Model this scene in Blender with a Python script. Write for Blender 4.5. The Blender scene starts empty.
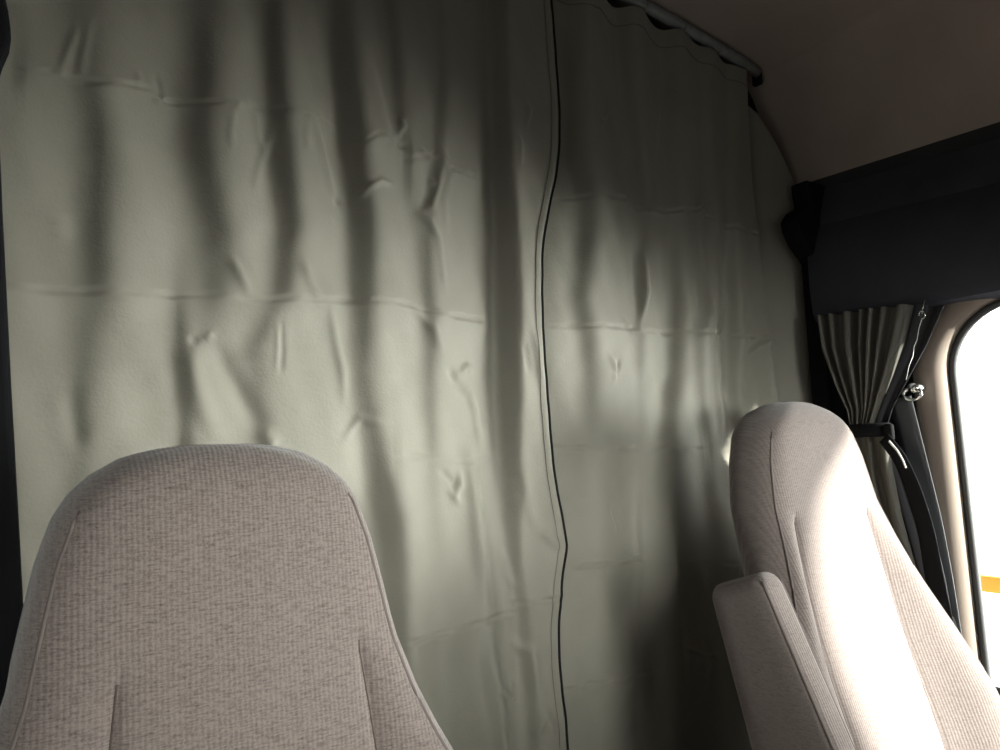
import bpy, bmesh, math, random
import numpy as np
from mathutils import Vector, Matrix
random.seed(4)
S = bpy.context.scene
COL = S.collection
PI = math.pi

# ------------------------------------------------------------------ camera
F = 730.0
YAW, PITCH, ROLL = math.radians(32.5), math.radians(6.2), math.radians(2.5)
CAM = np.array([0.0, 0.0, 1.2])
fw = np.array([math.sin(YAW)*math.cos(PITCH), math.cos(YAW)*math.cos(PITCH), math.sin(PITCH)])
r0 = np.array([math.cos(YAW), -math.sin(YAW), 0.0])
u0 = np.cross(r0, fw)
rt = r0*math.cos(ROLL) - u0*math.sin(ROLL)
up = u0*math.cos(ROLL) + r0*math.sin(ROLL)
cd = bpy.data.cameras.new('camera'); cam = bpy.data.objects.new('camera', cd); COL.objects.link(cam)
cam.matrix_world = Matrix(((rt[0], up[0], -fw[0], CAM[0]), (rt[1], up[1], -fw[1], CAM[1]), (rt[2], up[2], -fw[2], CAM[2]), (0, 0, 0, 1)))
cd.sensor_width = 36; cd.lens = F/1000*36; cd.clip_start = 0.02
S.camera = cam

# ------------------------------------------------------------------ light, exposure
SKY, LOBE, SUN = 1.1, 64.0, 32.0
BANK, BANK_AZ = 3.0, math.radians(116)
BANK2, BANK2_AZ = 75.0, math.radians(52)
LOBE_AZ, LOBE_EL = math.radians(-8), math.radians(1.5)
W = bpy.data.worlds.new('sky'); S.world = W; W.use_nodes = True
nt = W.node_tree; nt.nodes.clear()
def N(t, k, **kw):
    n = t.nodes.new(k)
    for a, b in kw.items(): setattr(n, a, b)
    return n
out = N(nt, 'ShaderNodeOutputWorld'); bg = N(nt, 'ShaderNodeBackground')
tc = N(nt, 'ShaderNodeTexCoord')
dot = N(nt, 'ShaderNodeVectorMath', operation='DOT_PRODUCT')
dot.inputs[1].default_value = (math.sin(LOBE_AZ)*math.cos(LOBE_EL), -math.cos(LOBE_AZ)*math.cos(LOBE_EL), math.sin(LOBE_EL))
mr = N(nt, 'ShaderNodeMapRange', interpolation_type='SMOOTHSTEP')
mr.inputs['From Min'].default_value = math.cos(math.radians(13)); mr.inputs['From Max'].default_value = math.cos(math.radians(3))
mr.inputs['To Min'].default_value = SKY; mr.inputs['To Max'].default_value = LOBE
nt.links.new(tc.outputs['Generated'], dot.inputs[0]); nt.links.new(dot.outputs['Value'], mr.inputs['Value'])
dot2 = N(nt, 'ShaderNodeVectorMath', operation='DOT_PRODUCT'); dot2.inputs[1].default_value = (math.sin(BANK_AZ), -math.cos(BANK_AZ), .0)
mr2 = N(nt, 'ShaderNodeMapRange', interpolation_type='SMOOTHSTEP')
mr2.inputs['From Min'].default_value = math.cos(math.radians(42)); mr2.inputs['From Max'].default_value = math.cos(math.radians(20))
mr2.inputs['To Min'].default_value = 0; mr2.inputs['To Max'].default_value = BANK
dot3 = N(nt, 'ShaderNodeVectorMath', operation='DOT_PRODUCT'); dot3.inputs[1].default_value = (math.sin(BANK2_AZ)*.99, -math.cos(BANK2_AZ)*.99, -.09)
mr3 = N(nt, 'ShaderNodeMapRange', interpolation_type='SMOOTHSTEP')
mr3.inputs['From Min'].default_value = math.cos(math.radians(19)); mr3.inputs['From Max'].default_value = math.cos(math.radians(4))
mr3.inputs['To Min'].default_value = 0; mr3.inputs['To Max'].default_value = BANK2
nt.links.new(tc.outputs['Generated'], dot3.inputs[0]); nt.links.new(dot3.outputs['Value'], mr3.inputs['Value'])
add0 = N(nt, 'ShaderNodeMath', operation='ADD')
addn = N(nt, 'ShaderNodeMath', operation='ADD')
nt.links.new(tc.outputs['Generated'], dot2.inputs[0]); nt.links.new(dot2.outputs['Value'], mr2.inputs['Value'])
nt.links.new(mr.outputs['Result'], add0.inputs[0]); nt.links.new(mr3.outputs['Result'], add0.inputs[1]); nt.links.new(add0.outputs[0], addn.inputs[0]); nt.links.new(mr2.outputs['Result'], addn.inputs[1])
nt.links.new(addn.outputs[0], bg.inputs['Strength']); bg.inputs['Color'].default_value = (1.0, 0.98, 0.945, 1)
nt.links.new(bg.outputs[0], out.inputs[0])
W.cycles.sampling_method = 'MANUAL'; W.cycles.sample_map_resolution = 1024

sl = bpy.data.lights.new('sun', 'SUN'); sun = bpy.data.objects.new('sun', sl); COL.objects.link(sun)
sl.energy = SUN; sl.angle = math.radians(3); sl.color = (1.0, 0.95, 0.88)
SAZ, SEL = math.radians(24), math.radians(17)
sun.rotation_euler = Vector((-math.sin(SAZ)*math.cos(SEL), math.cos(SAZ)*math.cos(SEL), -math.sin(SEL))).to_track_quat('-Z', 'Y').to_euler()

V = S.view_settings
V.view_transform = 'Standard'; V.look = 'None'; V.gamma = 1.0; V.use_curve_mapping = False
V.exposure = 0.0

# ------------------------------------------------------------------ helpers
def at(px, py, plane, val):
    d = fw + rt*(px-500)/F + up*(375-py)/F
    i = 'XYZ'.index(plane)
    return CAM + d*(val-CAM[i])/d[i]

def mat(name, color, rough=0.8, spec=0.3, bump=None, noise=None, sheen=0.0, metal=0.0):
    m = bpy.data.materials.new(name); m.use_nodes = True
    t = m.node_tree; b = t.nodes['Principled BSDF']
    b.inputs['Base Color'].default_value = (*color, 1); b.inputs['Roughness'].default_value = rough
    b.inputs['Specular IOR Level'].default_value = spec; b.inputs['Metallic'].default_value = metal
    if sheen: b.inputs['Sheen Weight'].default_value = sheen
    if noise or bump:
        co = N(t, 'ShaderNodeTexCoord')
    if noise:
        sc, amt = noise
        n = N(t, 'ShaderNodeTexNoise'); n.inputs['Scale'].default_value = sc; n.inputs['Detail'].default_value = 5
        t.links.new(co.outputs['Object'], n.inputs['Vector'])
        r = N(t, 'ShaderNodeMapRange'); r.inputs['From Min'].default_value = .3; r.inputs['From Max'].default_value = .7
        r.inputs['To Min'].default_value = 1-amt; r.inputs['To Max'].default_value = 1+amt
        t.links.new(n.outputs['Fac'], r.inputs['Value'])
        mx = N(t, 'ShaderNodeVectorMath', operation='SCALE'); mx.inputs[0].default_value = color
        t.links.new(r.outputs['Result'], mx.inputs['Scale']); t.links.new(mx.outputs['Vector'], b.inputs['Base Color'])
    if bump:
        sc, st, dist = bump
        n = N(t, 'ShaderNodeTexNoise'); n.inputs['Scale'].default_value = sc; n.inputs['Detail'].default_value = 4
        t.links.new(co.outputs['Object'], n.inputs['Vector'])
        bp = N(t, 'ShaderNodeBump'); bp.inputs['Strength'].default_value = st; bp.inputs['Distance'].default_value = dist
        t.links.new(n.outputs['Fac'], bp.inputs['Height']); t.links.new(bp.outputs['Normal'], b.inputs['Normal'])
    return m

def seat_fabric(name, base, dark, stains=()):
    """ribbed woven upholstery: vertical ribs, short horizontal dark slubs"""
    m = bpy.data.materials.new(name); m.use_nodes = True
    t = m.node_tree; b = t.nodes['Principled BSDF']; L = t.links
    b.inputs['Roughness'].default_value = .95; b.inputs['Specular IOR Level'].default_value = .15
    b.inputs['Sheen Weight'].default_value = .25; b.inputs['Sheen Roughness'].default_value = .5
    co = N(t, 'ShaderNodeTexCoord'); sx = N(t, 'ShaderNodeSeparateXYZ'); L.new(co.outputs['Object'], sx.inputs[0])
    wob = N(t, 'ShaderNodeTexNoise'); wob.inputs['Scale'].default_value = 25; L.new(co.outputs['Object'], wob.inputs['Vector'])
    a = N(t, 'ShaderNodeMath', operation='MULTIPLY_ADD'); L.new(wob.outputs['Fac'], a.inputs[0]); a.inputs[1].default_value = .003; L.new(sx.outputs['X'], a.inputs[2])
    f = N(t, 'ShaderNodeMath', operation='MULTIPLY'); L.new(a.outputs[0], f.inputs[0]); f.inputs[1].default_value = 2*PI/.0044
    s = N(t, 'ShaderNodeMath', operation='SINE'); L.new(f.outputs[0], s.inputs[0])
    mp = N(t, 'ShaderNodeMapping'); mp.inputs['Scale'].default_value = (110, 110, 800); L.new(co.outputs['Object'], mp.inputs['Vector'])
    sl_ = N(t, 'ShaderNodeTexNoise'); sl_.inputs['Scale'].default_value = 1; sl_.inputs['Detail'].default_value = 3; L.new(mp.outputs[0], sl_.inputs['Vector'])
    mp2 = N(t, 'ShaderNodeMapping'); mp2.inputs['Scale'].default_value = (560, 560, 420); L.new(co.outputs['Object'], mp2.inputs['Vector'])
    n2 = N(t, 'ShaderNodeTexNoise'); n2.inputs['Scale'].default_value = 1; n2.inputs['Detail'].default_value = 2; L.new(mp2.outputs[0], n2.inputs['Vector'])
    # colour factor
    r1 = N(t, 'ShaderNodeMapRange'); L.new(sl_.outputs['Fac'], r1.inputs['Value'])
    r1.inputs['From Min'].default_value = .14; r1.inputs['From Max'].default_value = .62
    c1 = N(t, 'ShaderNodeMath', operation='MULTIPLY_ADD'); L.new(s.outputs[0], c1.inputs[0]); c1.inputs[1].default_value = .10; L.new(r1.outputs[0], c1.inputs[2])
    c2 = N(t, 'ShaderNodeMath', operation='MULTIPLY_ADD', use_clamp=True); L.new(n2.outputs['Fac'], c2.inputs[0]); c2.inputs[1].default_value = 1.3
    c3 = N(t, 'ShaderNodeMath', operation='SUBTRACT'); L.new(c1.outputs[0], c3.inputs[0]); c3.inputs[1].default_value = .62; L.new(c3.outputs[0], c2.inputs[2])
    mix = N(t, 'ShaderNodeMix', data_type='RGBA'); L.new(c2.outputs[0], mix.inputs['Factor'])
    mix.inputs['A'].default_value = (*dark, 1); mix.inputs['B'].default_value = (*base, 1)
    res = mix.outputs['Result']
    nz = N(t, 'ShaderNodeTexNoise'); nz.inputs['Scale'].default_value = 60; nz.inputs['Detail'].default_value = 4; L.new(co.outputs['Object'], nz.inputs['Vector'])
    for (p, rad, amt) in stains:
        d = N(t, 'ShaderNodeVectorMath', operation='DISTANCE'); L.new(co.outputs['Object'], d.inputs[0]); d.inputs[1].default_value = p
        dd = N(t, 'ShaderNodeMath', operation='MULTIPLY_ADD'); L.new(nz.outputs['Fac'], dd.inputs[0]); dd.inputs[1].default_value = rad*1.6; L.new(d.outputs['Value'], dd.inputs[2])
        q = N(t, 'ShaderNodeMapRange', interpolation_type='SMOOTHSTEP'); L.new(dd.outputs[0], q.inputs['Value'])
        q.inputs['From Min'].default_value = rad*.9; q.inputs['From Max'].default_value = rad*1.9; q.inputs['To Min'].default_value = amt; q.inputs['To Max'].default_value = 0
        mm = N(t, 'ShaderNodeMix', data_type='RGBA'); L.new(q.outputs[0], mm.inputs['Factor']); L.new(res, mm.inputs['A']); mm.inputs['B'].default_value = (.10, .07, .055, 1)
        res = mm.outputs['Result']
    L.new(res, b.inputs['Base Color'])
    h = N(t, 'ShaderNodeMath', operation='MULTIPLY_ADD'); L.new(n2.outputs['Fac'], h.inputs[0]); h.inputs[1].default_value = 1.2; L.new(s.outputs[0], h.inputs[2])
    bp = N(t, 'ShaderNodeBump'); bp.inputs['Strength'].default_value = .3; bp.inputs['Distance'].default_value = .0005
    L.new(h.outputs[0], bp.inputs['Height']); L.new(bp.outputs['Normal'], b.inputs['Normal'])
    return m

def curtain_mat(name, c):
    m = mat(name, c, rough=.62, spec=.30, noise=(7, .05))
    t = m.node_tree; b = t.nodes['Principled BSDF']; L = t.links
    b.inputs['Sheen Weight'].default_value = .15
    co = N(t, 'ShaderNodeTexCoord')
    n = N(t, 'ShaderNodeTexNoise'); n.inputs['Scale'].default_value = 260; n.inputs['Detail'].default_value = 5; L.new(co.outputs['Object'], n.inputs['Vector'])
    n2 = N(t, 'ShaderNodeTexNoise'); n2.inputs['Scale'].default_value = 28; n2.inputs['Detail'].default_value = 3; L.new(co.outputs['Object'], n2.inputs['Vector'])
    ad = N(t, 'ShaderNodeMath', operation='MULTIPLY_ADD'); L.new(n2.outputs['Fac'], ad.inputs[0]); ad.inputs[1].default_value = 2.5; L.new(n.outputs['Fac'], ad.inputs[2])
    bp = N(t, 'ShaderNodeBump'); bp.inputs['Strength'].default_value = .35; bp.inputs['Distance'].default_value = .0012
    L.new(ad.outputs[0], bp.inputs['Height']); L.new(bp.outputs['Normal'], b.inputs['Normal'])
    return m

M = {
    'curtain': curtain_mat('curtain_fabric', (.160, .150, .122)),
    'side_curtain': mat('side_curtain_fabric', (.085, .080, .068), .7, .3, bump=(300, .3, .001)),
    'lining': mat('black_lining', (.022, .022, .026), .6, .3, bump=(200, .3, .001)),
    'edge': mat('gap_shadow_black', (.012, .012, .012), .9, .1),  # black of the drawn shadow line at the curtain overlap
    'ceil': mat('headliner_fabric', (.30, .245, .215), .95, .1, bump=(420, .4, .001), noise=(6, .10)),
    'header': mat('navy_header_fabric', (.040, .040, .050), .9, .15, bump=(400, .4, .001), noise=(9, .15)),
    'black': mat('black_plastic', (.008, .008, .009), .9, .06, bump=(300, .2, .001)),
    'webbing': mat('seat_belt_webbing', (.055, .056, .060), .5, .4, bump=(900, .3, .0005)),
    'strapweb': mat('black_webbing', (.005, .005, .006), .8, .12, bump=(900, .3, .0005)),
    'trim': mat('beige_trim_plastic', (.19, .155, .130), .6, .2, bump=(500, .25, .0006), noise=(4, .04)),
    'rubber': mat('grey_rubber_seal', (.06, .06, .062), .6, .3),
    'metal': mat('chrome', (.75, .75, .75), .18, .5, metal=1.0),
    'rod': mat('grey_rod', (.17, .17, .165), .4, .5, noise=(60, .15)),
    'white': mat('thread_and_highlight_white', (.8, .8, .78), .6, .3),  # serves the loose thread and the painted strap highlight
    'dark': mat('dark_interior', (.03, .03, .032), .9, .1, noise=(8, .1)),
    'floor': mat('floor_rubber', (.05, .05, .05), .8, .3, bump=(80, .3, .002)),
    'seat1': seat_fabric('ribbed_seat_fabric', (.162, .131, .120), (.058, .045, .041)),
    'piping': mat('seat_piping', (.11, .092, .085), .9, .1),
    'stitch': mat('seat_stitching', (.07, .055, .05), .95, .05),
    'yard': mat('concrete_yard', (.75, .74, .72), .9, .2, noise=(.8, .06)),
    'truckwhite': mat('white_painted_wall', (.9, .9, .9), .6, .3, noise=(2, .02)),
    'yellow': mat('amber_band', (.85, .42, .06), .6, .3, noise=(3, .04)),
}
g = bpy.data.materials.new('window_glass'); g.use_nodes = True
t = g.node_tree; t.nodes.clear()
o_ = N(t, 'ShaderNodeOutputMaterial'); tr = N(t, 'ShaderNodeBsdfTransparent'); gl = N(t, 'ShaderNodeBsdfGlossy'); mx = N(t, 'ShaderNodeMixShader')
tr.inputs[0].default_value = (.93, .96, .95, 1); gl.inputs['Roughness'].default_value = .02; mx.inputs[0].default_value = .05
t.links.new(tr.outputs[0], mx.inputs[1]); t.links.new(gl.outputs[0], mx.inputs[2]); t.links.new(mx.outputs[0], o_.inputs[0])
M['glass'] = g

def link(name, verts, faces, m, parent=None, smooth=True, loc=None):
    me = bpy.data.meshes.new(name); me.from_pydata([tuple(map(float, v)) for v in verts], [], faces); me.update()
    bm = bmesh.new(); bm.from_mesh(me); bmesh.ops.recalc_face_normals(bm, faces=bm.faces); bm.to_mesh(me); bm.free()
    if smooth: me.polygons.foreach_set('use_smooth', [True]*len(me.polygons))
    me.materials.append(M[m] if isinstance(m, str) else m)
    o = bpy.data.objects.new(name, me); COL.objects.link(o)
    if parent: o.parent = parent
    if loc: o.location = loc
    return o
def tag(o, label=None, cat=None, group=None, kind=None):
    for k, v in (('label', label), ('category', cat), ('group', group), ('kind', kind)):
        if v: o[k] = v
    return o
def empty(name, loc, label, cat):
    o = bpy.data.objects.new(name, None); COL.objects.link(o); o.location = loc; o.empty_display_size = .1
    return tag(o, label, cat)
def grid_faces(nu, nv, wrap=False):
    f = []
    for j in range(nv-1):
        for i in range(nu-1 if not wrap else nu):
            a = j*nu+i; b = j*nu+(i+1) % nu; f.append((a, b, b+nu, a+nu))
    return f
def rings(rs, cap=True):
    nu = len(rs[0]); v = [p for r in rs for p in r]; f = grid_faces(nu, len(rs), True)
    if cap:
        for k, base in ((0, 0), (1, (len(rs)-1)*nu)):
            c = np.mean(np.array(rs[0] if k == 0 else rs[-1]), axis=0); v.append(tuple(c)); ci = len(v)-1
            f += [(base+i, base+(i+1) % nu, ci) for i in range(nu)]
    return v, f
def tube(path, rad, n=10, closed=False, flat=1.0, upv=None):
    P = [Vector(map(float, p)) for p in path]; m = len(P); rs = []
    for i in range(m):
        tq = (P[(i+1) % m]-P[i-1]) if closed else (P[min(i+1, m-1)]-P[max(i-1, 0)])
        tq.normalize(); ref = Vector(upv) if upv else (Vector((0, 0, 1)) if abs(tq.z) < .9 else Vector((0, 1, 0)))
        s = tq.cross(ref).normalized(); w = s.cross(tq).normalized()
        r = rad[i] if hasattr(rad, '__len__') else rad
        rs.append([tuple(P[i]+s*math.cos(2*PI*k/n)*r*flat+w*math.sin(2*PI*k/n)*r) for k in range(n)])
    if closed:
        rs.append(rs[0]); v, f = rings(rs, cap=False); return v, f
    return rings(rs)
def sbox(c, s, r=.01, seg=3):
    bm = bmesh.new(); bmesh.ops.create_cube(bm, size=1)
    bmesh.ops.scale(bm, vec=s, verts=bm.verts); bmesh.ops.translate(bm, vec=c, verts=bm.verts)
    if r: bmesh.ops.bevel(bm, geom=bm.edges[:], offset=r, segments=seg, affect='EDGES', profile=.5)
    bm.verts.ensure_lookup_table(); v = [tuple(q.co) for q in bm.verts]; f = [tuple(q.index for q in fc.verts) for fc in bm.faces]; bm.free()
    return v, f
def prism(poly, axis, a, b):
    """extrude a 2D outline along axis from a to b"""
    def P(q, h):
        return {'X': (h, q[0], q[1]), 'Y': (q[0], h, q[1]), 'Z': (q[0], q[1], h)}[axis]
    n = len(poly); v = [P(q, a) for q in poly]+[P(q, b) for q in poly]
    f = [tuple(range(n)), tuple(range(n, 2*n))]+[(i, (i+1) % n, (i+1) % n+n, i+n) for i in range(n)]
    return v, f
def join(*vf):
    V_, F_ = [], []
    for v, f in vf:
        o = len(V_); V_ += list(v); F_ += [tuple(i+o for i in q) for q in f]
    return V_, F_
def rrect(a0, a1, b0, b1, r, n=10):
    """rounded rectangle; r = radius or four radii (a0b0, a1b0, a1b1, a0b1)"""
    if not hasattr(r, '__len__'): r = (r,)*4
    P = []
    for (ca, cb, sa, sb, q, st) in ((a0, b0, 1, 1, r[0], PI), (a1, b0, -1, 1, r[1], 1.5*PI), (a1, b1, -1, -1, r[2], 0), (a0, b1, 1, -1, r[3], .5*PI)):
        for k in range(n):
            th = st+.5*PI*k/(n-1); P.append((ca+sa*q+q*math.cos(th), cb+sb*q+q*math.sin(th)))
    return P
def wall_hole(name, axis, h0, h1, rect, hole, m):
    """flat wall slab with a rounded opening"""
    a0, a1, b0, b1 = rect; n = len(hole); ca = sum(p[0] for p in hole)/n; cb = sum(p[1] for p in hole)/n
    outer = []
    for (a, b) in hole:
        da, db = a-ca, b-cb; tt = 1e9
        if da > 1e-9: tt = min(tt, (a1-ca)/da)
        if da < -1e-9: tt = min(tt, (a0-ca)/da)
        if db > 1e-9: tt = min(tt, (b1-cb)/db)
        if db < -1e-9: tt = min(tt, (b0-cb)/db)
        outer.append([ca+da*tt, cb+db*tt])
    for (a, b) in ((a0, b0), (a1, b0), (a1, b1), (a0, b1)):
        k = min(range(n), key=lambda i: (outer[i][0]-a)**2+(outer[i][1]-b)**2); outer[k] = [a, b]
    def P(q, h): return {'X': (h, q[0], q[1]), 'Y': (q[0], h, q[1])}[axis]
    v = [P(q, h0) for q in outer]+[P(q, h0) for q in hole]+[P(q, h1) for q in outer]+[P(q, h1) for q in hole]
    f = []
    for i in range(n):
        j = (i+1) % n
        f += [(i, j, n+j, n+i), (2*n+i, 3*n+i, 3*n+j, 2*n+j), (n+i, n+j, 3*n+j, 3*n+i), (i, 2*n+i, 2*n+j, j)]
    return tag(link(name, v, f, m, smooth=False), kind='structure')

# ------------------------------------------------------------------ cab shell
XR, XL, YF, YB = 1.56, -.28, -.95, 1.75     # inside faces
v, f = sbox((.64, .4, -.03), (2.1, 2.9, .06), 0); tag(link('floor', v, f, 'floor', smooth=False), kind='structure')
v, f = sbox((.64, YB+.03, 1.1), (2.1, .06, 2.4), 0); tag(link('wall_back', v, f, 'dark', smooth=False), kind='structure')
DW = rrect(-.44, .749, .52, 1.452, (.06, .10, .13, .25), 12)       # door window outline in (y, z)
wall_hole('wall_right', 'X', XR, XR+.018, (YF-.05, YB, 0, 2.25), DW, 'dark')
DWL = rrect(.08, .62, .75, 1.66, (.06, .08, .10, .10), 12)  # unseen left door window, sized and placed to steer daylight onto the curtains
wall_hole('wall_left', 'X', XL-.05, XL, (YF-.05, YB, 0, 2.25), DWL, 'dark')
WS = rrect(XL+.10, XR-.30, .80, 1.42, .10, 10)  # unseen windshield outline, cut to control where daylight falls
wall_hole('wall_front', 'Y', YF-.05, YF, (XL-.05, XR+.05, 0, 2.25), WS, 'dark')

# ceiling: vaulted profile swept front to back
def arch(x): return 2.177-.13*(x-.64)**2
def ceil_prof():
    pts = []
    for x in np.linspace(.64, 1.44, 14): pts.append((x, arch(x)+.018))
    for k in range(21):                       # right shoulder
        th = PI/2*k/20
        pts.append((1.462+.10*math.sin(th), 1.738+(2.098-1.738)*math.cos(th)**.9))
    return pts
cp = ceil_prof()
mirror = [(XL+XR-x, z) for x, z in reversed(cp)]
prof = mirror[:-1]+cp
ys = np.linspace(YF-.05, YB, 40)
vv = [(x, y, z-.07*max(0, 1.05-y)*max(0, min(1, (2.10-z)/.36))) for y in ys for x, z in prof]
o = link('ceiling', vv, grid_faces(len(prof), len(ys)), 'ceil'); tag(o, kind='structure')
sd = o.modifiers.new('thickness', 'SOLIDIFY'); sd.thickness = -.02; sd.offset = -1

# dark header panels over the doors: bulged soft profile with a recessed crease, rounded lip
def header(name, sgn, xw, lift=0.0):
    P = [(.0, 1.795), (.006, 1.78), (.018, 1.75), (.032, 1.715), (.032, 1.700), (.042, 1.685), (.070, 1.62), (.072, 1.54), (.068, 1.485), (.055, 1.462), (.0, 1.455)]
    P = [(a, z if z > 1.78 else 1.80-(1.80-z)*(1-lift/.345)) for a, z in P]
    ys = np.linspace(YF-.02, 1.0, 30); rs = []
    for y in ys: rs.append([(xw-sgn*a, y, z-.07*max(0, 1.05-y)*max(0, min(1, (z-1.5)/.2))) for a, z in P])
    v, f = rings(rs)
    o = tag(link(name, v, f, 'header'), kind='structure')
    b = o.modifiers.new('bevel', 'BEVEL'); b.width = .004; b.segments = 3; b.limit_method = 'ANGLE'
header('trim_1', 1, XR-.002); header('trim_2', -1, XL+.002, .215)

# beige door surround: wide rounded moulding following the opening
def surround(name, hole, xw, sgn, m, w, d, off=.0, closed=True):
    n = len(hole); rs = []
    sec = [(0, 0), (.06, .5), (.18, .82), (.35, .98), (.55, 1.0), (.75, .85), (.9, .5), (1, 0)]
    for i in range(n):
        a = Vector(hole[i-1]); b = Vector(hole[(i+1) % n]); tq = (b-a).normalized(); nrm = Vector((tq.y, -tq.x))
        p = Vector(hole[i])
        rs.append([(xw-sgn*d*s, p.x+nrm.x*(w*q+off), p.y+nrm.y*(w*q+off)) for q, s in sec])
    rs.append(rs[0]); v, f = rings(rs, cap=False)
    return link(name, v, f, m)
def dens(hole, k=4):
    o = []
    for i in range(len(hole)):
        a = hole[i]; b = hole[(i+1) % len(hole)]
        dist = math.hypot(a[0]-b[0], a[1]-b[1]); m = max(1, int(dist/.03))
        o += [(a[0]+(b[0]-a[0])*j/m, a[1]+(b[1]-a[1])*j/m) for j in range(m)]
    return o
def door_window(idx, hole, xw, sgn, trimname):
    hole = dens(hole)
    tag(surround(trimname, hole, xw-sgn*.001, sgn, 'trim', .072, .030, .006), kind='structure')
    w = bpy.data.objects.new('window_%d' % idx, None); COL.objects.link(w); w.location = (xw, .2, 1.0); tag(w, kind='structure')
    def par(o): o.parent = w; o.matrix_parent_inverse = Matrix.Translation((-xw, -.2, -1.0)); return o
    v, f = tube([(xw+sgn*.004, a, b) for a, b in hole], .0070, 12, closed=True, upv=(sgn, 0, 0)); par(link('rubber_seal', v, f, 'rubber'))
    v, f = prism(hole, 'X', xw+sgn*.006, xw+sgn*.010); par(link('glass', v, f, 'glass', smooth=False))
    return w
w1 = door_window(1, DW, XR, 1, 'trim_3')
w2 = door_window(2, DWL, XL, -1, 'trim_4')
# horizontal sash bar low in the passenger window
p0 = at(962, 684, 'X', XR+.01)
v, f = tube([(XR+.006, y, p0[2]) for y in np.linspace(-.43, .745, 12)], .011, 12)
o = link('sash_bar', v, f, 'rubber', w1); o.matrix_parent_inverse = Matrix.Translation((-XR, -.2, -1.0))
# unseen windshield, its opening sized to shape the daylight
w3 = bpy.data.objects.new('window_3', None); COL.objects.link(w3); w3.location = (.64, YF, 1.4); tag(w3, kind='structure')
for nm, (v, f), m in (('rubber_seal', tube([(a, YF, b) for a, b in dens(WS)], .012, 8, closed=True), 'rubber'), ('glass', prism(WS, 'Y', YF-.03, YF-.025), 'glass')):
    o = link(nm, v, f, m, w3, smooth=(nm != 'glass')); o.matrix_parent_inverse = Matrix.Translation((-.64, -YF, -1.4))

# black rear pillars (right one shows a stepped padded edge)
pr = [at(*p, 'Y', 1.02) for p in ((797, 208), (788, 214), (783, 222), (785, 232), (791, 246), (804, 264), (807, 300), (811, 350), (815, 400), (822, 480), (832, 560))]
poly = [(p[0], p[2]) for p in pr]
poly = [(XR+.03, 1.80), (poly[0][0]-.006, 1.80)] + poly + [(poly[-1][0]+.01, .02), (XR+.03, .02)]
v, f = prism(poly, 'Y', .985, 1.03)
o = tag(link('trim_5', v, f, 'black', smooth=False), kind='structure')
b = o.modifiers.new('bevel', 'BEVEL'); b.width = .006; b.segments = 3; b.limit_method = 'ANGLE'; b.angle_limit = .6
pl = [at(*p, 'Y', 1.0) for p in ((1, -12), (5, 4), (9, 22), (11, 38), (9, 52), (2, 68), (-3, 85), (0, 150), (3, 220), (7, 300), (11, 380), (16, 470), (21, 560), (24, 620), (30, 760))]
poly = [(p[0], p[2]) for p in pl]
poly = [(XL-.03, 2.05), (poly[0][0]-.02, 2.05)] + poly + [(poly[-1][0], .02), (XL-.03, .02)]
v, f = prism(poly, 'Y', .97, 1.01)
o = tag(link('trim_6', v, f, 'black', smooth=False), kind='structure')
b = o.modifiers.new('bevel', 'BEVEL'); b.width = .006; b.segments = 3; b.limit_method = 'ANGLE'; b.angle_limit = .6
v, f = sbox((1.50, 1.135, 1.2), (.20, .02, 2.0), .003); tag(link('gap_shade_sheet', v, f, 'black'), kind='structure')  # added black sheet, stands in for the darkness seen through the curtain gap
# black inner side walls behind the tied curtain
v, f = sbox((XR-.004, .93, .9), (.012, .20, 1.15), .003); tag(link('trim_7', v, f, 'black'), kind='structure')

# ------------------------------------------------------------------ curtains
CY = 1.06
SEAM = [(545, -60), (545, 0), (549, 60), (553, 110), (553, 150), (550, 180), (543, 208), (537, 235), (534, 262), (533, 300), (535, 340), (537, 375), (540, 410), (544, 450), (548, 480), (555, 515), (560, 545), (556, 570), (551, 595), (550, 630), (551, 660), (554, 690), (558, 715), (560, 750), (566, 820), (575, 1200)]
sm = np.array([at(x, y, 'Y', CY) for x, y in SEAM]); o_ = np.argsort(sm[:, 2])
SZ, SX = sm[o_, 2], sm[o_, 0]
ZF = np.linspace(SZ[0], SZ[-1], 900); XF = np.interp(ZF, SZ, SX)
for _ in range(60): XF[1:-1] = (XF[:-2]+2*XF[1:-1]+XF[2:])/4
def seam_x(z): return np.interp(z, ZF, XF)

def pw(ctrl, X, Z):
    """interpolate control points (px, py, amplitude) -> centre x and amplitude as functions of z"""
    q = np.array([at(a, b, 'Y', CY) for a, b, _ in ctrl]); am = np.array([c for _, _, c in ctrl]); k = np.argsort(q[:, 2])
    return np.interp(Z, q[k, 2], q[k, 0]), np.interp(Z, q[k, 2], am[k])
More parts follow.
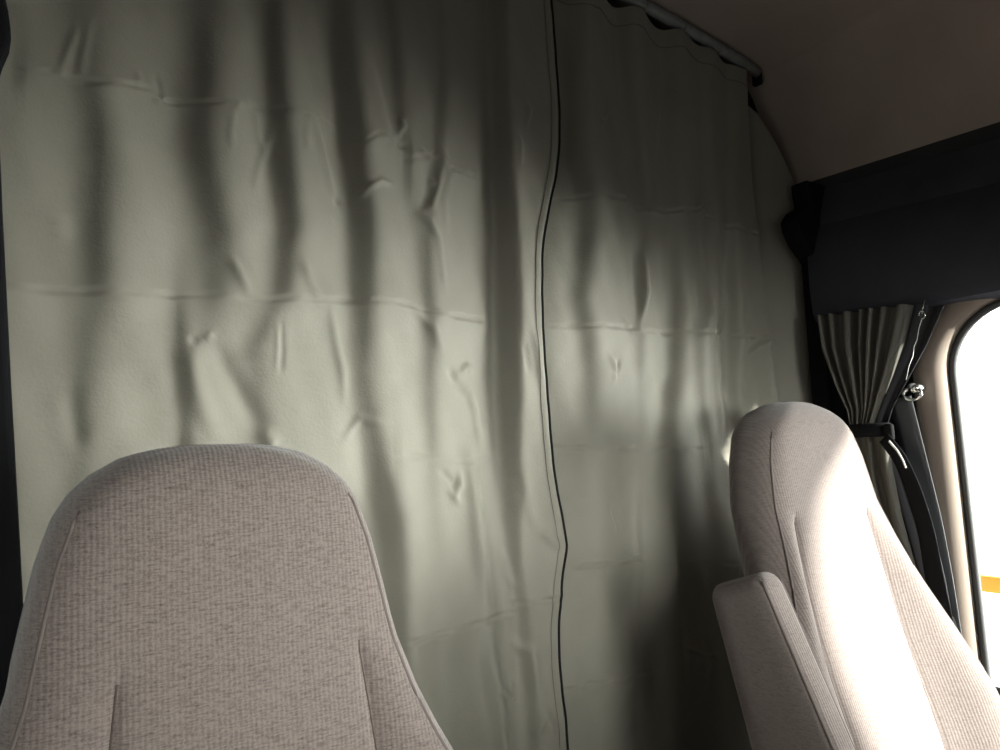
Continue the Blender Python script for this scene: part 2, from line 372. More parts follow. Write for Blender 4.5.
# (control points, transition width, decay left, decay right): folds whose right side turns away
FOLDS_L = [
    ([(80, 0, -.022), (92, 60, -.030), (98, 150, -.050), (98, 225, -.052), (95, 300, -.034), (80, 400, -.024), (78, 600, -.012)], .024, .08, .07),
    ([(208, 0, -.070), (203, 75, -.085), (200, 150, -.095), (214, 225, -.095), (217, 290, -.065), (205, 330, -.030), (200, 360, -0), (200, 600, -0)], .036, .08, .07),
    ([(180, 240, -0), (180, 290, -.010), (181, 340, -.018), (184, 400, -.020), (186, 500, -.018), (188, 700, -.02)], .009, .07, .06),
    ([(272, 0, -.050), (274, 75, -.060), (280, 150, -.060), (288, 225, -.056), (280, 290, -.036), (252, 350, -.020), (262, 430, -.020), (275, 520, -.02)], .017, .06, .06),
    ([(342, 0, -.060), (346, 75, -.070), (354, 150, -.066), (362, 225, -.064), (362, 300, -.046), (362, 375, -.030), (376, 450, -.042), (388, 520, -.080), (396, 600, -.070), (400, 800, -.04)], .017, .05, .06),
    ([(388, 0, -.045), (395, 75, -.040), (402, 150, -.024), (415, 225, -.014), (428, 300, -.020), (430, 400, -.012)], .014, .045, .05),
    ([(497, 0, -.050), (500, 75, -.052), (502, 150, -.054), (505, 225, -.056), (507, 300, -.058), (508, 375, -.058), (509, 450, -.050), (512, 520, -.034), (518, 600, -.026), (528, 680, -.020), (536, 800, -.016)], .0075, .08, .05),
    ([(440, 0, -.022), (444, 75, -.026), (438, 150, -.024), (426, 220, -.020), (430, 300, -.008), (430, 500, -.002)], .012, .035, .035),
]
FOLDS_R = [
    ([(580, 0, -.045), (580, 75, -.048), (582, 150, -.046), (590, 225, -.044), (582, 300, -.034), (593, 375, -.032), (596, 500, -.018), (596, 800, -.010)], .018, .055, .06),
    ([(626, 0, -.050), (629, 75, -.056), (638, 150, -.046), (650, 225, -.026), (642, 300, -.020), (643, 380, -.012), (648, 500, -.024), (651, 800, -.03)], .013, .05, .06),
    ([(672, 50, -.044), (672, 110, -.040), (672, 150, -.034), (674, 225, -.034), (680, 300, -.050), (678, 375, -.046), (664, 450, -.040), (662, 520, -.040), (662, 800, -.04)], .015, .06, .11),
    ([(704, 60, -.026), (708, 150, -.034), (712, 225, -.036), (706, 300, -.040), (694, 340, -.030), (700, 400, -.024), (706, 500, -.014)], .015, .05, .05),
    ([(732, 80, -.020), (730, 200, -.030), (733, 300, -.050), (733, 375, -.040), (734, 450, -.020), (736, 560, -.0)], .012, .04, .05),
]
# horizontal press creases: polylines with small depth and a change of slope across them
CREASES = [
    ([(0, 285), (40, 289), (110, 292), (170, 294), (215, 295), (260, 301), (330, 300), (400, 304), (450, 316), (487, 320)], .0028),
    ([(26, 70), (52, 70), (62, 74), (90, 82), (150, 86), (165, 97), (230, 108), (245, 106), (300, 116), (330, 118)], .0024),
    ([(360, 146), (372, 139), (385, 137), (398, 148)], .0028),
    ([(410, 160), (425, 158), (438, 152), (448, 170), (470, 173), (480, 175)], .0028),
    ([(400, 641), (440, 632), (485, 620), (512, 612)], .0030),
    ([(512, 603), (530, 600), (552, 597)], .0028),
    ([(400, 455), (450, 460), (470, 462), (500, 458)], .0014),
]
CREASES_R = [
    ([(550, 195), (600, 197), (628, 198), (640, 207), (662, 211), (695, 211), (702, 206)], .0026),
    ([(700, 210), (722, 225), (760, 236), (790, 240)], .0018),
    ([(536, 325), (600, 326), (636, 328), (650, 331), (665, 333), (700, 333), (712, 334), (740, 337), (768, 338), (800, 339)], .0026),
    ([(555, 447), (600, 448), (650, 448), (700, 449)], .0020),
    ([(560, 570), (600, 565), (645, 559)], .0030),
    ([(556, 697), (590, 685), (620, 682), (650, 674)], .0030),
    ([(670, 563), (700, 562), (725, 562)], .0022),
    ([(684, 648), (705, 655), (725, 651)], .0022),
]
# short wrinkles: (polyline, height towards the viewer, width)
WR_L = [
    ([(78, 25), (70, 45), (62, 68)], .004, .006), ([(90, 20), (84, 48), (80, 74)], .003, .006), ([(52, 70), (60, 72), (66, 70)], .003, .005),
    ([(157, 72), (160, 90), (161, 98)], -.005, .005), ([(138, 70), (140, 84)], .004, .005), ([(157, 99), (163, 95)], .005, .004),
    ([(233, 112), (238, 107), (246, 105), (252, 108)], .005, .005), ([(232, 115), (229, 135), (230, 150)], .004, .006), ([(256, 112), (259, 135), (264, 150)], .003, .006), ([(273, 130), (262, 160), (254, 190)], .005, .007),
    ([(303, 124), (308, 119), (318, 117), (326, 119)], .005, .005), ([(306, 124), (304, 140), (306, 155)], .004, .006), ([(313, 122), (322, 150), (330, 180), (336, 196)], .006, .007), ([(336, 196), (341, 204)], -.006, .006),
    ([(353, 202), (366, 190), (378, 184), (392, 186)], .005, .005),
    ([(398, 120), (402, 128), (396, 138)], .005, .004), ([(402, 120), (392, 140), (388, 152)], .003, .006),
    ([(418, 152), (432, 158)], .006, .005), ([(440, 166), (437, 188), (430, 208), (418, 213)], .005, .006), ([(428, 170), (425, 195), (420, 210)], -.002, .006), ([(418, 213), (428, 222), (436, 240)], .005, .006),
    ([(448, 178), (456, 172), (468, 172), (476, 175)], .005, .006), ([(448, 180), (444, 200), (446, 230)], .004, .008), ([(436, 230), (440, 260), (444, 290)], .003, .006),
    ([(229, 258), (238, 275), (248, 296)], .006, .007), ([(300, 262), (308, 285), (318, 302)], .006, .008),
    ([(197, 338), (190, 344)], -.006, .006), ([(212, 334), (205, 340)], .005, .006), ([(190, 352), (196, 390), (212, 430)], .010, .014), ([(212, 345), (235, 385), (262, 430)], -.010, .014),
    ([(278, 325), (281, 350), (279, 372)], -.005, .005), ([(276, 325), (276, 370)], .004, .004), ([(262, 430), (274, 448)], .008, .010),
    ([(331, 308), (336, 335), (344, 370), (346, 400)], .006, .008), ([(345, 440), (362, 418), (380, 425)], .005, .007),
    ([(448, 368), (456, 382), (468, 392)], -.007, .008), ([(462, 372), (470, 366), (476, 372)], .006, .006), ([(472, 390), (478, 410), (484, 445)], .007, .009),
    ([(430, 318), (436, 340), (440, 352)], .004, .008), ([(412, 305), (424, 320), (436, 335)], .004, .007),
    ([(438, 470), (452, 484), (460, 480)], -.006, .007), ([(459, 470), (460, 485), (452, 500)], .007, .007), ([(446, 490), (460, 504)], .005, .006),
    ([(470, 455), (476, 500), (482, 560), (486, 612)], .020, .016), ([(486, 615), (490, 660), (500, 720), (508, 780)], .024, .017),
    ([(495, 684), (505, 690), (513, 702)], .008, .007), ([(512, 680), (514, 700)], .006, .006), ([(498, 690), (508, 700)], -.006, .005),
    ([(512, 640), (526, 652), (532, 690)], .010, .010), ([(528, 735), (540, 715), (548, 735)], .009, .010), ([(502, 545), (508, 575), (516, 590)], .005, .008),
    ([(518, 480), (524, 510), (532, 530)], .005, .010), ([(512, 470), (516, 500)], -.005, .008), ([(536, 530), (552, 545), (558, 546)], .006, .008),
    ([(522, 105), (526, 112), (522, 130)], .005, .005), ([(514, 138), (516, 150), (514, 170)], .004, .006), ([(524, 330), (529, 355), (532, 385)], .006, .008), ([(516, 345), (520, 375)], -.004, .007),
    ([(160, 360), (168, 400), (168, 450)], .004, .02), ([(70, 385), (74, 420), (80, 450)], -.006, .012),
    ([(428, 180), (434, 185)], .004, .005), ([(365, 60), (372, 90), (384, 130), (392, 170)], .008, .014), ([(60, 210), (62, 240)], .004, .012),
]
WR_R = [
    ([(600, 112), (604, 118), (612, 108)], .005, .005), ([(598, 116), (603, 122)], -.004, .005),
    ([(639, 205), (650, 211), (664, 211)], .004, .006), ([(698, 212), (704, 208), (702, 222)], .006, .006), ([(694, 210), (700, 205)], .005, .005),
    ([(700, 222), (704, 250), (706, 290), (710, 330)], .007, .010), ([(710, 300), (714, 328), (718, 338)], -.007, .007),
    ([(638, 245), (640, 285), (642, 325)], -.004, .010), ([(646, 250), (648, 290), (640, 328)], .008, .008), ([(624, 318), (634, 330), (645, 331)], .005, .006),
    ([(609, 355), (618, 372), (613, 382)], .006, .007), ([(620, 358), (617, 378)], -.006, .006), ([(543, 360), (549, 375), (546, 388)], .006, .007), ([(552, 365), (548, 400)], -.004, .008),
    ([(716, 325), (722, 333)], .005, .006), ([(745, 352), (755, 344), (766, 338)], -.005, .007), ([(744, 356), (758, 346), (768, 342)], .005, .006),
    ([(715, 340), (717, 400), (718, 440)], .012, .012), ([(770, 345), (774, 380), (776, 420)], .008, .012),
    ([(612, 508), (622, 530)], -.005, .008), ([(608, 512), (618, 530)], .004, .007),
    ([(635, 380), (637, 430), (640, 520)], .004, .020), ([(644, 440), (642, 520), (643, 600), (646, 700)], .008, .012),
    ([(700, 640), (708, 660), (706, 680)], .004, .010), ([(566, 490), (590, 500), (604, 520)], .003, .015), ([(660, 70), (662, 110), (658, 140)], .005, .008),
]
def seg_field(poly, X, Z, w, taper=True):
    P = np.array([at(a, b, 'Y', CY)[[0, 2]] for a, b in poly]); L = np.r_[0, np.cumsum(np.hypot(*np.diff(P, axis=0).T))]
    best = np.full(X.shape, 1e9); par = np.zeros(X.shape)
    for i in range(len(P)-1):
        d = P[i+1]-P[i]; l2 = (d**2).sum()+1e-12
        t_ = np.clip(((X-P[i, 0])*d[0]+(Z-P[i, 1])*d[1])/l2, 0, 1)
        ds = np.hypot(X-P[i, 0]-t_*d[0], Z-P[i, 1]-t_*d[1]); k = ds < best
        best = np.where(k, ds, best); par = np.where(k, (L[i]+t_*(L[i+1]-L[i]))/L[-1], par)
    g_ = np.exp(-(best/w)**2)
    if taper: g_ = g_*np.clip(4*par*(1-par)+.25, 0, 1)
    return g_
def crease_field(poly, X, Z, a):
    P = np.array([at(p, q, 'Y', CY)[[0, 2]] for p, q in poly])
    zc = np.interp(X, P[:, 0], P[:, 1]); ends = np.clip((X-P[0, 0])/.015+1, 0, 1)*np.clip((P[-1, 0]-X)/.015+1, 0, 1)
    wob = .6+.4*np.sin(X*37+a*900)*np.sin(X*91)
    d = Z-zc
    return ends*(a*2.2*wob*np.exp(-(d/.0035)**2) - a*2.2*np.exp(-np.abs(d)/.030))
def height(X, Z, folds, creases, wr):
    H = np.zeros(X.shape)
    for ctrl, w, dl, dr in folds:
        c, a = pw(ctrl, X, Z); a = a*.95; w = w*1.15
        d = X-c; dec = np.where(d < 0, np.exp(-(np.abs(d)/dl)**1.5), np.exp(-(np.abs(d)/dr)**1.5))
        H += a*(1/(1+np.exp(-np.clip(d/(w*.6), -30, 30)))-.5)*2*.5*dec
    for p, a in creases: H += crease_field(p, X, Z, a)*1.3
    for p, a, w in wr: H -= a*.75*seg_field(p, X, Z, w)
    H += .0012*np.sin(X*41+Z*9)*np.sin(Z*23+X*5)+.0007*np.sin(X*97-Z*31+1)*np.sin(Z*67+X*13)
    return H
ZT = 2.14
zs = np.r_[np.linspace(.10, .66, 12)[:-1], np.linspace(.66, ZT, 440)]

# left-hand curtain
ns = 400
sS = np.linspace(0, 1, ns)
def panel(x0f, x1f, folds, creases, wr, yoff, top=None):
    ZZ, SS = np.meshgrid(zs, sS, indexing='ij')
    X0 = x0f(ZZ); X1 = x1f(ZZ); X = X0+(X1-X0)*SS
    if top is not None:
        Ztop = top(X); Z = np.where(ZZ > 1.5, 1.5+(ZZ-1.5)*(Ztop-1.5)/(ZT-1.5), ZZ)
    else: Z = ZZ
    H = height(X, Z, folds, creases, wr)
    Y = CY+H+yoff(X, Z)
    return X, Y, Z
lc = empty('curtain', (.40, CY, .10), 'wide grey-green fabric curtain hanging behind the nearer seat, left of the overlap seam', 'curtain')
def edge_off(X, Z):
    d = seam_x(Z)-X
    return -.016*np.exp(-(d/.05)**2)-.0035*np.exp(-((d-.006)/.009)**2)-.0
def toplip(X): return arch(X)-.022+.004*np.sin(X*38)
X, Y, Z = panel(lambda z: -.24+0*z, seam_x, FOLDS_L, CREASES, WR_L, edge_off, toplip)
def place(o, par):
    o.parent = par; o.matrix_parent_inverse = Matrix.Translation(tuple(-c for c in par.location)); return o
o = place(link('curtain_panel', np.c_[X.ravel(), Y.ravel(), Z.ravel()], grid_faces(ns, len(zs)), 'curtain'), lc)
so = o.modifiers.new('thickness', 'SOLIDIFY'); so.thickness = .0012; so.offset = 1
ed = [(X[i, -1]+.0005, Y[i, -1]-.0012, Z[i, -1]) for i in range(0, len(zs), 3)]
v, f = tube(ed, .0022, 8); place(link('gap_shadow_line', v, f, 'edge'), lc)['label'] = 'thin black line drawn for the gap shadow along the overlap'  # black tube painting the shadow of the gap between the curtains
# stitched line of the hem just inside the edge
hm = [(X[i, -8], Y[i, -8]-.0006, Z[i, -8]) for i in range(60, len(zs), 3)]
def row_at(d):
    pts = []
    for i in range(0, len(zs), 2):
        xq = seam_x(Z[i, -1])-d; k = min(ns-1, np.searchsorted(X[i], xq)); pts.append((X[i, k], Y[i, k]-.0008, Z[i, k]))
    return pts
v, f = tube(row_at(.017), .0007, 5); place(link('hem_stitching', v, f, 'piping'), lc)

# right-hand curtain: from under the overlap to the corner edge
def redge(z):
    q = np.array([at(a, b, 'Y', CY) for a, b in ((744, 60), (745, 100), (751, 180), (760, 260), (768, 330), (775, 400), (780, 520), (785, 640), (790, 760))])
    k = np.argsort(q[:, 2]); return np.interp(z, q[k, 2], q[k, 0])
rc = empty('curtain', (1.1, CY, .10), 'grey-green fabric curtain right of the overlap seam, hanging from the visible rod end', 'curtain')
def roff(X, Z):
    d = redge(Z)-X
    return -.038*np.exp(-((X-1.25)/.10)**2)*np.clip((1.34-Z)/.30, 0, 1)+.006+.016*np.exp(-(np.clip(X-seam_x(Z), 0, 9)/.05)**2)+.014*np.exp(-(d/.012)**2)*0 - .006*np.exp(-(d/.03)**2)
def toplip_r(X): return arch(X)-.018-.010*np.abs(np.sin((X-.96)*PI/.115))**.7*(X > .8)
X, Y, Z = panel(lambda z: seam_x(z)-.035, redge, FOLDS_R, CREASES_R, WR_R, roff, toplip_r)
o = place(link('curtain_panel', np.c_[X.ravel(), Y.ravel(), Z.ravel()], grid_faces(ns, len(zs)), 'curtain'), rc)
so = o.modifiers.new('thickness', 'SOLIDIFY'); so.thickness = .0012; so.offset = 1
# header hem seam near the top
v, f = tube([(X[-14, k], Y[-14, k]-.0006, Z[-14, k]) for k in range(0, ns, 4)], .0008, 5); place(link('hem_stitching', v, f, 'piping'), rc)
# part of the same curtain turning the corner behind the edge, with its slanted upper border
cu, cw = 60, 160
rows = []
top_pts = np.array([at(a, b, 'Y', 1.06)[[0, 2]] for a, b in ((748, 92), (760, 112), (775, 150), (797, 208))])
for j in range(cw):
    zz = .1+(1-.0)*j/(cw-1)
    for i in range(cu):
        s = i/(cu-1)
        xb = 1.36+.199*s
        zt = np.interp(xb, top_pts[:, 0], top_pts[:, 1]) if xb > top_pts[0, 0] else top_pts[0, 1]
        z = .1+(zt-.1)*(j/(cw-1))
        y = 1.088+.004*math.sin(s*9+z*3)-.050*s*s*(3-2*s)
        for p, a in CREASES_R[1:3]: y += float(crease_field([(q[0], q[1]) for q in p], np.array(xb-.012), np.array(z), a))*.7
        rows.append((xb, y, z))
o = place(link('corner_return', rows, grid_faces(cu, cw), 'curtain'), rc)
so = o.modifiers.new('thickness', 'SOLIDIFY'); so.thickness = .0012; so.offset = 1

# curtain rod with its sliding hooks
ro = empty('curtain_rod', (.6, CY, 2.10), 'grey round rod under the headliner carrying both long curtains', 'rod')
v, f = tube([(x, CY+.004, arch(x)-.002) for x in np.linspace(-.25, 1.452, 30)], .0125, 16); place(link('rod', v, f, 'rod'), ro)
v, f = sbox((1.458, CY+.010, 2.078), (.014, .024, .034), .005); place(link('end_bracket', v, f, 'black'), ro)
v, f = sbox((-.262, CY+.004, 2.082), (.03, .035, .05), .008); place(link('end_bracket', v, f, 'black'), ro)
for k in range(15):
    xk = -.18+.115*k
    if xk > 1.42: break
    pts = [(xk, CY+.004+.017*math.cos(a), arch(xk)-.006+.0165*math.sin(a)) for a in np.linspace(0, 2*PI, 17)[:-1]]
    v, f = tube(pts, .0014, 6, closed=True); place(link('hook', v, f, 'rod'), ro)

# ------------------------------------------------------------------ seats
DZ = np.array([0, .002, .005, .018, .034, .06, .104, .15, .2, .25, .30, .33, .36, .40, .47, .53, .60, .70, .80])
WD = np.array([.030, .046, .062, .090, .111, .130, .146, .154, .162, .172, .186, .197, .210, .226, .247, .256, .258, .252, .245])
DZ1 = np.array([0, .002, .005, .010, .025, .042, .062, .10, .15, .20, .25, .29, .33, .40, .50, .60, .70, .80])
WD1 = np.array([.034, .052, .068, .086, .111, .128, .140, .152, .162, .171, .186,   .203, .223, .248, .266, .266, .258, .250])
ASYM = None
SHAPE = dict(dz=DZ1, w=WD1, sl=-.020, sr=.004, bol=.55)
def hw(d): return float(np.interp(d, SHAPE['dz'], SHAPE['w']))
def stitch_x(d, s=1): return float(np.interp(d, [.15, .20, .25, .32, .42, .55, .8], [.110, .113, .118, .124, .126, .122, .112]))+(SHAPE['sr'] if s > 0 else SHAPE['sl'])
def front_base(d):
    r = .055; q = min(d/r, 1)
    return -.15*d-.034*math.exp(-((d-.62)/.18)**2)+.040*(1-math.sqrt(max(0, 1-(1-q)**2)))
def front_y(x, d):
    w = hw(d)-.018; u = min(1.0, abs(x)/max(w, 1e-3))
    y = front_base(d)+.010*u**8+.004*u**2
    bol = np.interp(d, [.18, .32, .5, .65, .8], [0, .028, .058, .060, .045])*SHAPE['bol']
    sx = stitch_x(d, 1 if x > 0 else -1); tq = (abs(x)-sx)/max(.005, w-sx)
    if tq > 0: y -= bol*(math.sin(min(tq, 1.0)*PI*.62))**1.6
    gd = np.interp(d, [.185, .205, .8], [0, 1, 1])
    y += .0035*gd*math.exp(-((abs(x)-sx)/.0045)**2)+.003*gd*math.exp(-((abs(x)-sx)/.014)**2)
    return y
def backrest_mesh():
    ds = np.r_[np.linspace(0, 1, 22)**2*.05, np.linspace(.05, .80, 170)[1:]]
    rs = []
    for d in ds:
        d = float(d); w = hw(d); wf = w-.018 if w > .06 else w*.7
        R = []
        nf = 141
        for k in range(nf):
            x = -wf+2*wf*k/(nf-1); R.append((x, front_y(x, d), -d))
        yf = front_y(wf, d); q = min(d/.05, 1); T = (.088+.07*d)*(1-.62*(1-math.sqrt(max(0, 1-(1-q)**2))))
        yb = -.15*d*1.0+.012+T
        right = []
        for a, b_ in ((.30, .006), (.62, .016), (.85, .034), (.97, .055)): right.append((wf+(w-wf)*a, yf+b_*(yb-yf)/.115, -d))
        right += [(w, yf+(yb-yf)*.68, -d), (w-.006, yf+(yb-yf)*.86, -d), (w-.022, yb-.004, -d), (w*.72, yb, -d), (w*.35, yb+.004, -d)]
        base_right = list(right)
        kk = float(np.clip((d-.18)/.16, 0, 1)); dp = yb-yf
        alt = [(w-.010, yf+.10*dp), (w-.003, yf+.20*dp), (w, yf+.30*dp), (w-.003, yf+.40*dp), (w-.012, yf+.52*dp), (w*.88, yf+.66*dp), (w*.76, yf+.82*dp), (w*.58, yf+.96*dp), (w*.32, yb+.004)]
        right = [(a[0]*(1-kk)+b_[0]*kk, a[1]*(1-kk)+b_[1]*kk, -d) for a, b_ in zip(right, alt)]
        rr = right if ASYM is None else [(p[0]+ASYM, q[1]+.02*kk, -d) for p, q in zip(base_right, base_right)]
        R += rr+[(0, yb+.004, -d)]+[(-x, y, z) for x, y, z in reversed(right)]
        rs.append(R)
    return rings(rs)
def tilt_z(p): return p
def make_seat(x, y, ztop, label, m, wide=1.0):
    t_ = empty('truck_seat', (x, y, 0.0), label, 'seat')
    br = link('backrest', *backrest_mesh(), m, t_); br.location = (0, 0, ztop); br.scale = (wide, 1, 1)
    for s in (-1, 1):
        pts = [(s*(hw(d)-.0165), front_y(hw(d)-.018, d)+.0015, -d) for d in np.linspace(.055, .79, 90)]
        v, f = tube(pts, .0019, 8); link('piping', v, f, 'piping', br)
        pts = [(s*stitch_x(d, s), front_y(s*stitch_x(d, s), d)+.0002, -d) for d in np.linspace(.195, .79, 80)]
        v, f = tube(pts, .0011, 6); link('stitched_seam', v, f, 'stitch', br)
    # cushion, upholstered skirt and pedestal
    v, f = sbox((0, -.36, ztop-.80), (.50, .52, .15), .05, 5); link('seat_cushion', v, f, m, t_)
    v, f = sbox((0, -.36, (ztop-.88)*.75+.02), (.42, .42, (ztop-.88)*.5), .03, 3); link('bellows', v, f, 'black', t_)
    v, f = sbox((0, -.36, .045), (.46, .50, .09), .012, 2); link('pedestal', v, f, 'dark', t_)
    return t_, br
s1, b1 = make_seat(.152, .720, 1.222, 'nearer high-backed truck seat in ribbed taupe fabric at lower left', 'seat1')
SHAPE = dict(dz=DZ, w=WD, sl=-.004, sr=-.020, bol=1.0)
ASYM = .006
M['seat2'] = seat_fabric('ribbed_seat_fabric_worn', (.158, .129, .120), (.092, .073, .067),
                         stains=[((.083, -.018, -.152), .013, .8), ((.030, -.020, -.150), .013, .5), ((.042, -.025, -.190), .009, .5), ((.0, -.012, -.10), .010, .3), ((.06, -.03, -.235), .02, .2)])
s2, b2 = make_seat(1.162, .795, 1.272, 'farther sunlit truck seat with raised armrest, beside the tied side curtain', 'seat2')
# raised armrest on the inner side of the far seat
AX = .893
def arm_pt(s):
    """back and front edges of the folded armrest in (y, z)"""
    B = np.array([.806, .985])+s*np.array([-.066, -.252]); Fp = np.array([.706, 1.018])+s*np.array([-.112, -.245])
    return B, Fp
def armrest():
    rs = []
    ss = np.r_[(np.linspace(0, 1, 14)**1.8)*.09, np.linspace(.09, 1.3, 60)[1:]]
    for s in ss:
        B, Fp = arm_pt(s); c_ = (B+Fp)/2; h_ = (B-Fp)/2
        q = min(s/.09, 1); r_ = math.sqrt(max(0, 1-(1-q)**2)); fy = .72+.28*r_; fx = .25+.75*r_
        R = []
        for j in range(52):
            th = 2*PI*j/52; c, s_ = math.cos(th), math.sin(th); n_ = .42
            ax = math.copysign(abs(c)**n_, c)*.026*fx; ay = math.copysign(abs(s_)**n_, s_)*fy
            R.append((AX+ax, c_[0]+h_[0]*ay, c_[1]+h_[1]*ay))
        rs.append(R)
    return rings(rs)
v, f = armrest()
ar = link('armrest', v, f, 'seat2'); place(ar, s2)
ar['label'] = 'upholstered armrest folded upright'
for sx in (-1, 1):
    pts = [(AX+sx*.019, B[0]+(Fp[0]-B[0])*.965, B[1]+(Fp[1]-B[1])*.965) for B, Fp in (arm_pt(q) for q in np.linspace(.05, 1.28, 50))]
    v, f = tube(pts, .0024, 8); p = link('piping', v, f, 'piping'); p.parent = ar; p.matrix_parent_inverse = Matrix.Identity(4)
v, f = tube([(AX, .665, .685), (1.02, .70, .685)], .02, 12); place(link('armrest_pivot', v, f, 'black'), s2)

# ------------------------------------------------------------------ tied-back side curtain
sc = empty('side_window_curtain', (1.49, .90, .55), 'short grey pleated curtain gathered by a black tie beside the door window', 'curtain')
SCX = 1.485
def side_panel(px_l, px_r, npl, amp, xoff, m, name, phase=0, z_floor=None):
    """px_l / px_r: lists of (px, py) tracing both borders on the curtain's own plane"""
    A = np.array([at(a, b, 'X', SCX) for a, b in px_l]); B = np.array([at(a, b, 'X', SCX) for a, b in px_r])
    nu, nv = 150, 120; vv = []
    tA = np.linspace(0, 1, len(A)); tB = np.linspace(0, 1, len(B)); ts = np.linspace(0, 1, nv)
    for t_ in ts:
        a = [np.interp(t_, tA, A[:, k]) for k in range(3)]; b = [np.interp(t_, tB, B[:, k]) for k in range(3)]
        am = np.interp(t_, [0, .5, 1], amp) if hasattr(amp, '__len__') else amp
        for i in range(nu):
            s = i/(nu-1); ph = phase+2*PI*npl*(s+.03*math.sin(s*11+phase)); pl = math.sin(ph)
            pl = math.copysign(abs(pl)**.7, pl)
            vv.append((SCX+xoff-am*pl-am*.25*math.sin(ph*.5+2), a[1]+(b[1]-a[1])*s, a[2]+(b[2]-a[2])*s+.0015*pl))
    o = place(link(name, vv, grid_faces(nu, nv), m), sc)
    so = o.modifiers.new('thickness', 'SOLIDIFY'); so.thickness = .0012; so.offset = 0
    return o
side_panel([(820, 316), (825, 350), (838, 385), (850, 412), (853, 430)], [(914, 304), (905, 340), (893, 375), (881, 405), (872, 430)], 7, [.011, .010, .005], -.004, 'side_curtain', 'gathered_drop')
side_panel([(914, 304), (905, 340), (893, 375), (881, 405), (872, 430)], [(944, 306), (927, 345), (908, 380), (893, 408), (886, 430)], 1.3, [.004, .004, .004], .004, 'lining', 'dark_lining')['label'] = 'dark blue-black lining edge'
side_panel([(852, 430), (858, 470), (866, 520), (880, 570), (900, 640), (915, 720)], [(888, 430), (893, 470), (903, 520), (917, 570), (937, 640), (955, 720)], 2.4, [.005, .012, .012], -.004, 'side_curtain', 'lower_drop', 1.0)
side_panel([(878, 436), (893, 480), (910, 540), (925, 600), (945, 680)], [(884, 434), (908, 465), (928, 510), (945, 580), (962, 680)], 1.4, [.004, .007, .007], .006, 'lining', 'dark_lining', .5)
# tie band around the waist: ring wrapping the gathers
a = at(845, 428, 'X', SCX); b = at(891, 433, 'X', SCX); cyy, hyy, czz = (a[1]+b[1])/2, abs(a[1]-b[1])/2, (a[2]+b[2])/2
vv = []; nr = 40
for zz, dr in ((-.014, 0), (-.012, .002), (0, .0028), (.012, .002), (.014, 0)):
    for k in range(nr):
        th = 2*PI*k/nr; vv.append((SCX-.002+(.021+dr)*math.cos(th), cyy+(hyy+dr)*math.sin(th), czz+zz-.10*(hyy*math.sin(th))*0))
ti = empty('curtain_tie', (SCX, cyy, czz), 'black webbing strap tied around the waist of the side window curtain', 'strap')
o = place(link('band', vv, grid_faces(nr, 5, True), 'strapweb'), ti)
so = o.modifiers.new('thickness', 'SOLIDIFY'); so.thickness = .0018
kz = at(889, 432, 'X', SCX-.015)
v, f = sbox(tuple(kz), (.012, .020, .034), .005); place(link('knot', v, f, 'strapweb'), ti)
def ribbon(px, X, wid, m, name, par, thick=.0014):
    P = [at(a, b, 'X', x_) for (a, b), x_ in zip(px, X)]; P = np.array(P)
    tt = np.linspace(0, len(P)-1, 50); Q = np.c_[[np.interp(tt, range(len(P)), P[:, k]) for k in range(3)]].T
    # smooth
    for _ in range(6): Q[1:-1] = (Q[:-2]+2*Q[1:-1]+Q[2:])/4
    vv = []
    for i in range(len(Q)):
        tq = Q[min(i+1, len(Q)-1)]-Q[max(i-1, 0)]; nrm = np.array([0, -tq[2], tq[1]]); nrm /= np.linalg.norm(nrm)
        w_ = wid[0]+(wid[1]-wid[0])*i/(len(Q)-1)
        for s in np.linspace(-1, 1, 5): vv.append(tuple(Q[i]+nrm*w_*s/2+np.array([-.0006*(1-s*s), 0, 0])))
    o = place(link(name, vv, grid_faces(5, len(Q)), m), par)
    so = o.modifiers.new('thickness', 'SOLIDIFY'); so.thickness = thick; so.offset = 0
    return o
ribbon([(884, 438), (900, 458), (914, 490), (926, 530), (934, 575), (945, 630), (957, 700)], [1.462, 1.458, 1.455, 1.455, 1.458, 1.46, 1.46], (.026, .040), 'strapweb', 'strap_tail', ti)
e = ribbon([(889, 441), (897, 450), (903, 460), (906, 468)], [1.446, 1.444, 1.442, 1.442], (.004, .003), 'white', 'highlight_strip', ti); e['label'] = 'white strip standing for a highlight along the strap'  # white ribbon painting the window light caught by the strap edge
# hook and thread at the top corner of the side curtain
hk = empty('curtain_hook', tuple(at(922, 314, 'X', 1.47)), 'small metal hook with a loose thread above the tied side curtain', 'hook')
c = at(922, 315, 'X', 1.47)
v, f = tube([(c[0], c[1]+.006*math.cos(q), c[2]+.008*math.sin(q)) for q in np.linspace(0, 5, 14)], .0012, 6); place(link('ring', v, f, 'metal'), hk)
v, f = tube([at(a, b, 'X', 1.468) for a, b in ((922, 318), (919, 328), (917, 340), (914, 347), (913, 356), (909, 366), (906, 380))], .0005, 5); place(link('thread', v, f, 'white'), hk)
v, f = tube([at(a, b, 'X', 1.478) for a, b in ((925, 300), (923, 308), (922, 314))], .0010, 5); place(link('shank', v, f, 'metal'), hk)

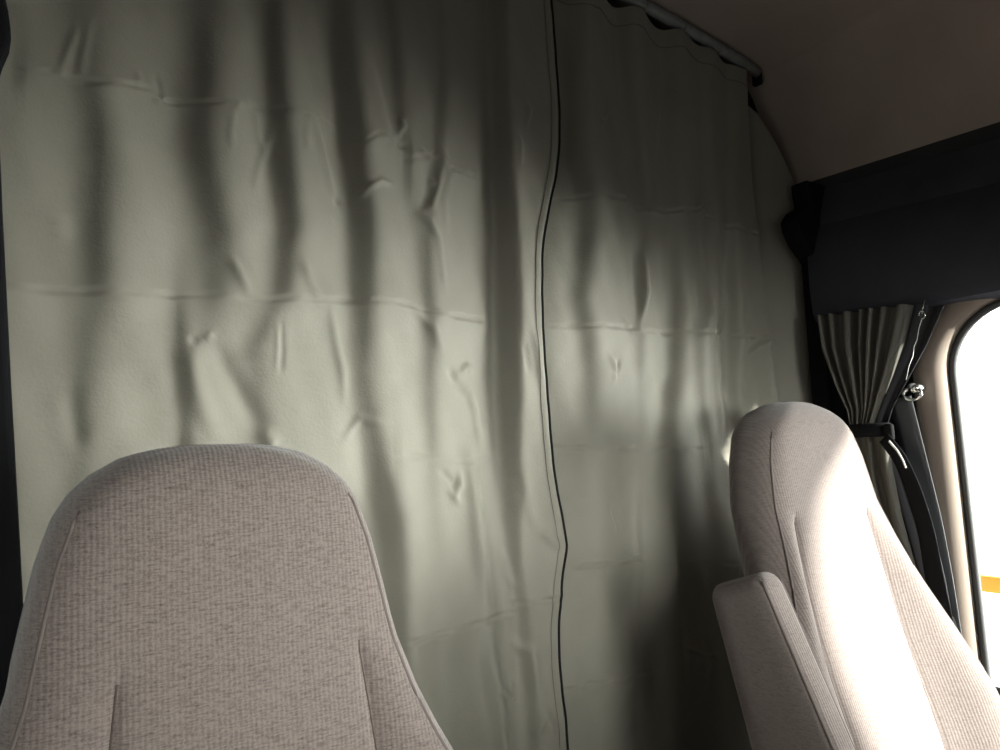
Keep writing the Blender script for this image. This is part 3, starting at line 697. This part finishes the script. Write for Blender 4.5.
# ------------------------------------------------------------------ seat belt on the pillar
sb = empty('seat_belt', (1.52, .80, .60), 'charcoal seat belt webbing running down the door pillar from its metal loop', 'seat belt')
ribbon([(900, 398), (908, 430), (919, 475), (930, 520), (941, 580), (950, 640), (963, 720)], [1.505, 1.51, 1.515, 1.515, 1.515, 1.515, 1.515], (.046, .048), 'webbing', 'webbing', sb, .0016)
c = at(912, 394, 'X', 1.50)
v, f = tube([(c[0], c[1]+.018*math.cos(q), c[2]+.012*math.sin(q)) for q in np.linspace(0, 2*PI, 25)[:-1]], .0035, 8, closed=True, upv=(1, 0, 0)); place(link('belt_loop', v, f, 'metal'), sb)
v, f = tube([(c[0]-.004, c[1]-.004, c[2]+.012), (c[0]+.045, c[1]-.004, c[2]+.012)], .010, 14); place(link('anchor_bolt', v, f, 'metal'), sb)
q = [at(a, b, 'X', 1.50) for a, b in ((936, 600), (945, 606), (952, 618), (957, 634), (960, 650))]
v, f = tube(q, .004, 8); place(link('belt_guide', v, f, 'black'), sb)

# ------------------------------------------------------------------ outside
v, f = sbox((9.5, 4.6, -1.35), (3, 8, .1), 0); tag(link('ground', v, f, 'yard', smooth=False), kind='structure')
sh = empty('barrier', (9.2, 4.4, -1.3), 'amber barrier beam outdoors, seen through the door window', 'barrier')
a = at(990, 577, 'X', 9.0); b = at(990, 593, 'X', 9.0)
v, f = sbox((9.05, 4.6, (a[2]+b[2])/2), (.10, 5.0, a[2]-b[2]), .02); place(link('beam', v, f, 'yellow'), sh)
for yy in (2.6, 3.72, 6.2):
    v, f = tube([(9.16, yy, b[2]+.05), (9.16, yy, -1.3)], .04, 12); place(link('post', v, f, 'truckwhite'), sh)

# daylight portals in the window openings (they only guide sky sampling)
def portal(loc, size, rot):
    l = bpy.data.lights.new('window_portal', 'AREA'); l.shape = 'RECTANGLE'; l.size, l.size_y = size; l.cycles.is_portal = True
    o = bpy.data.objects.new('window_portal', l); COL.objects.link(o); o.location = loc; o.rotation_euler = rot
portal((XR+.03, .155, .99), (.94, 1.19), (0, PI/2, 0))
portal((XL-.03, .35, 1.205), (.92, .56), (0, -PI/2, 0))
portal((.54, YF-.04, 1.11), (1.46, .64), (PI/2, 0, 0))
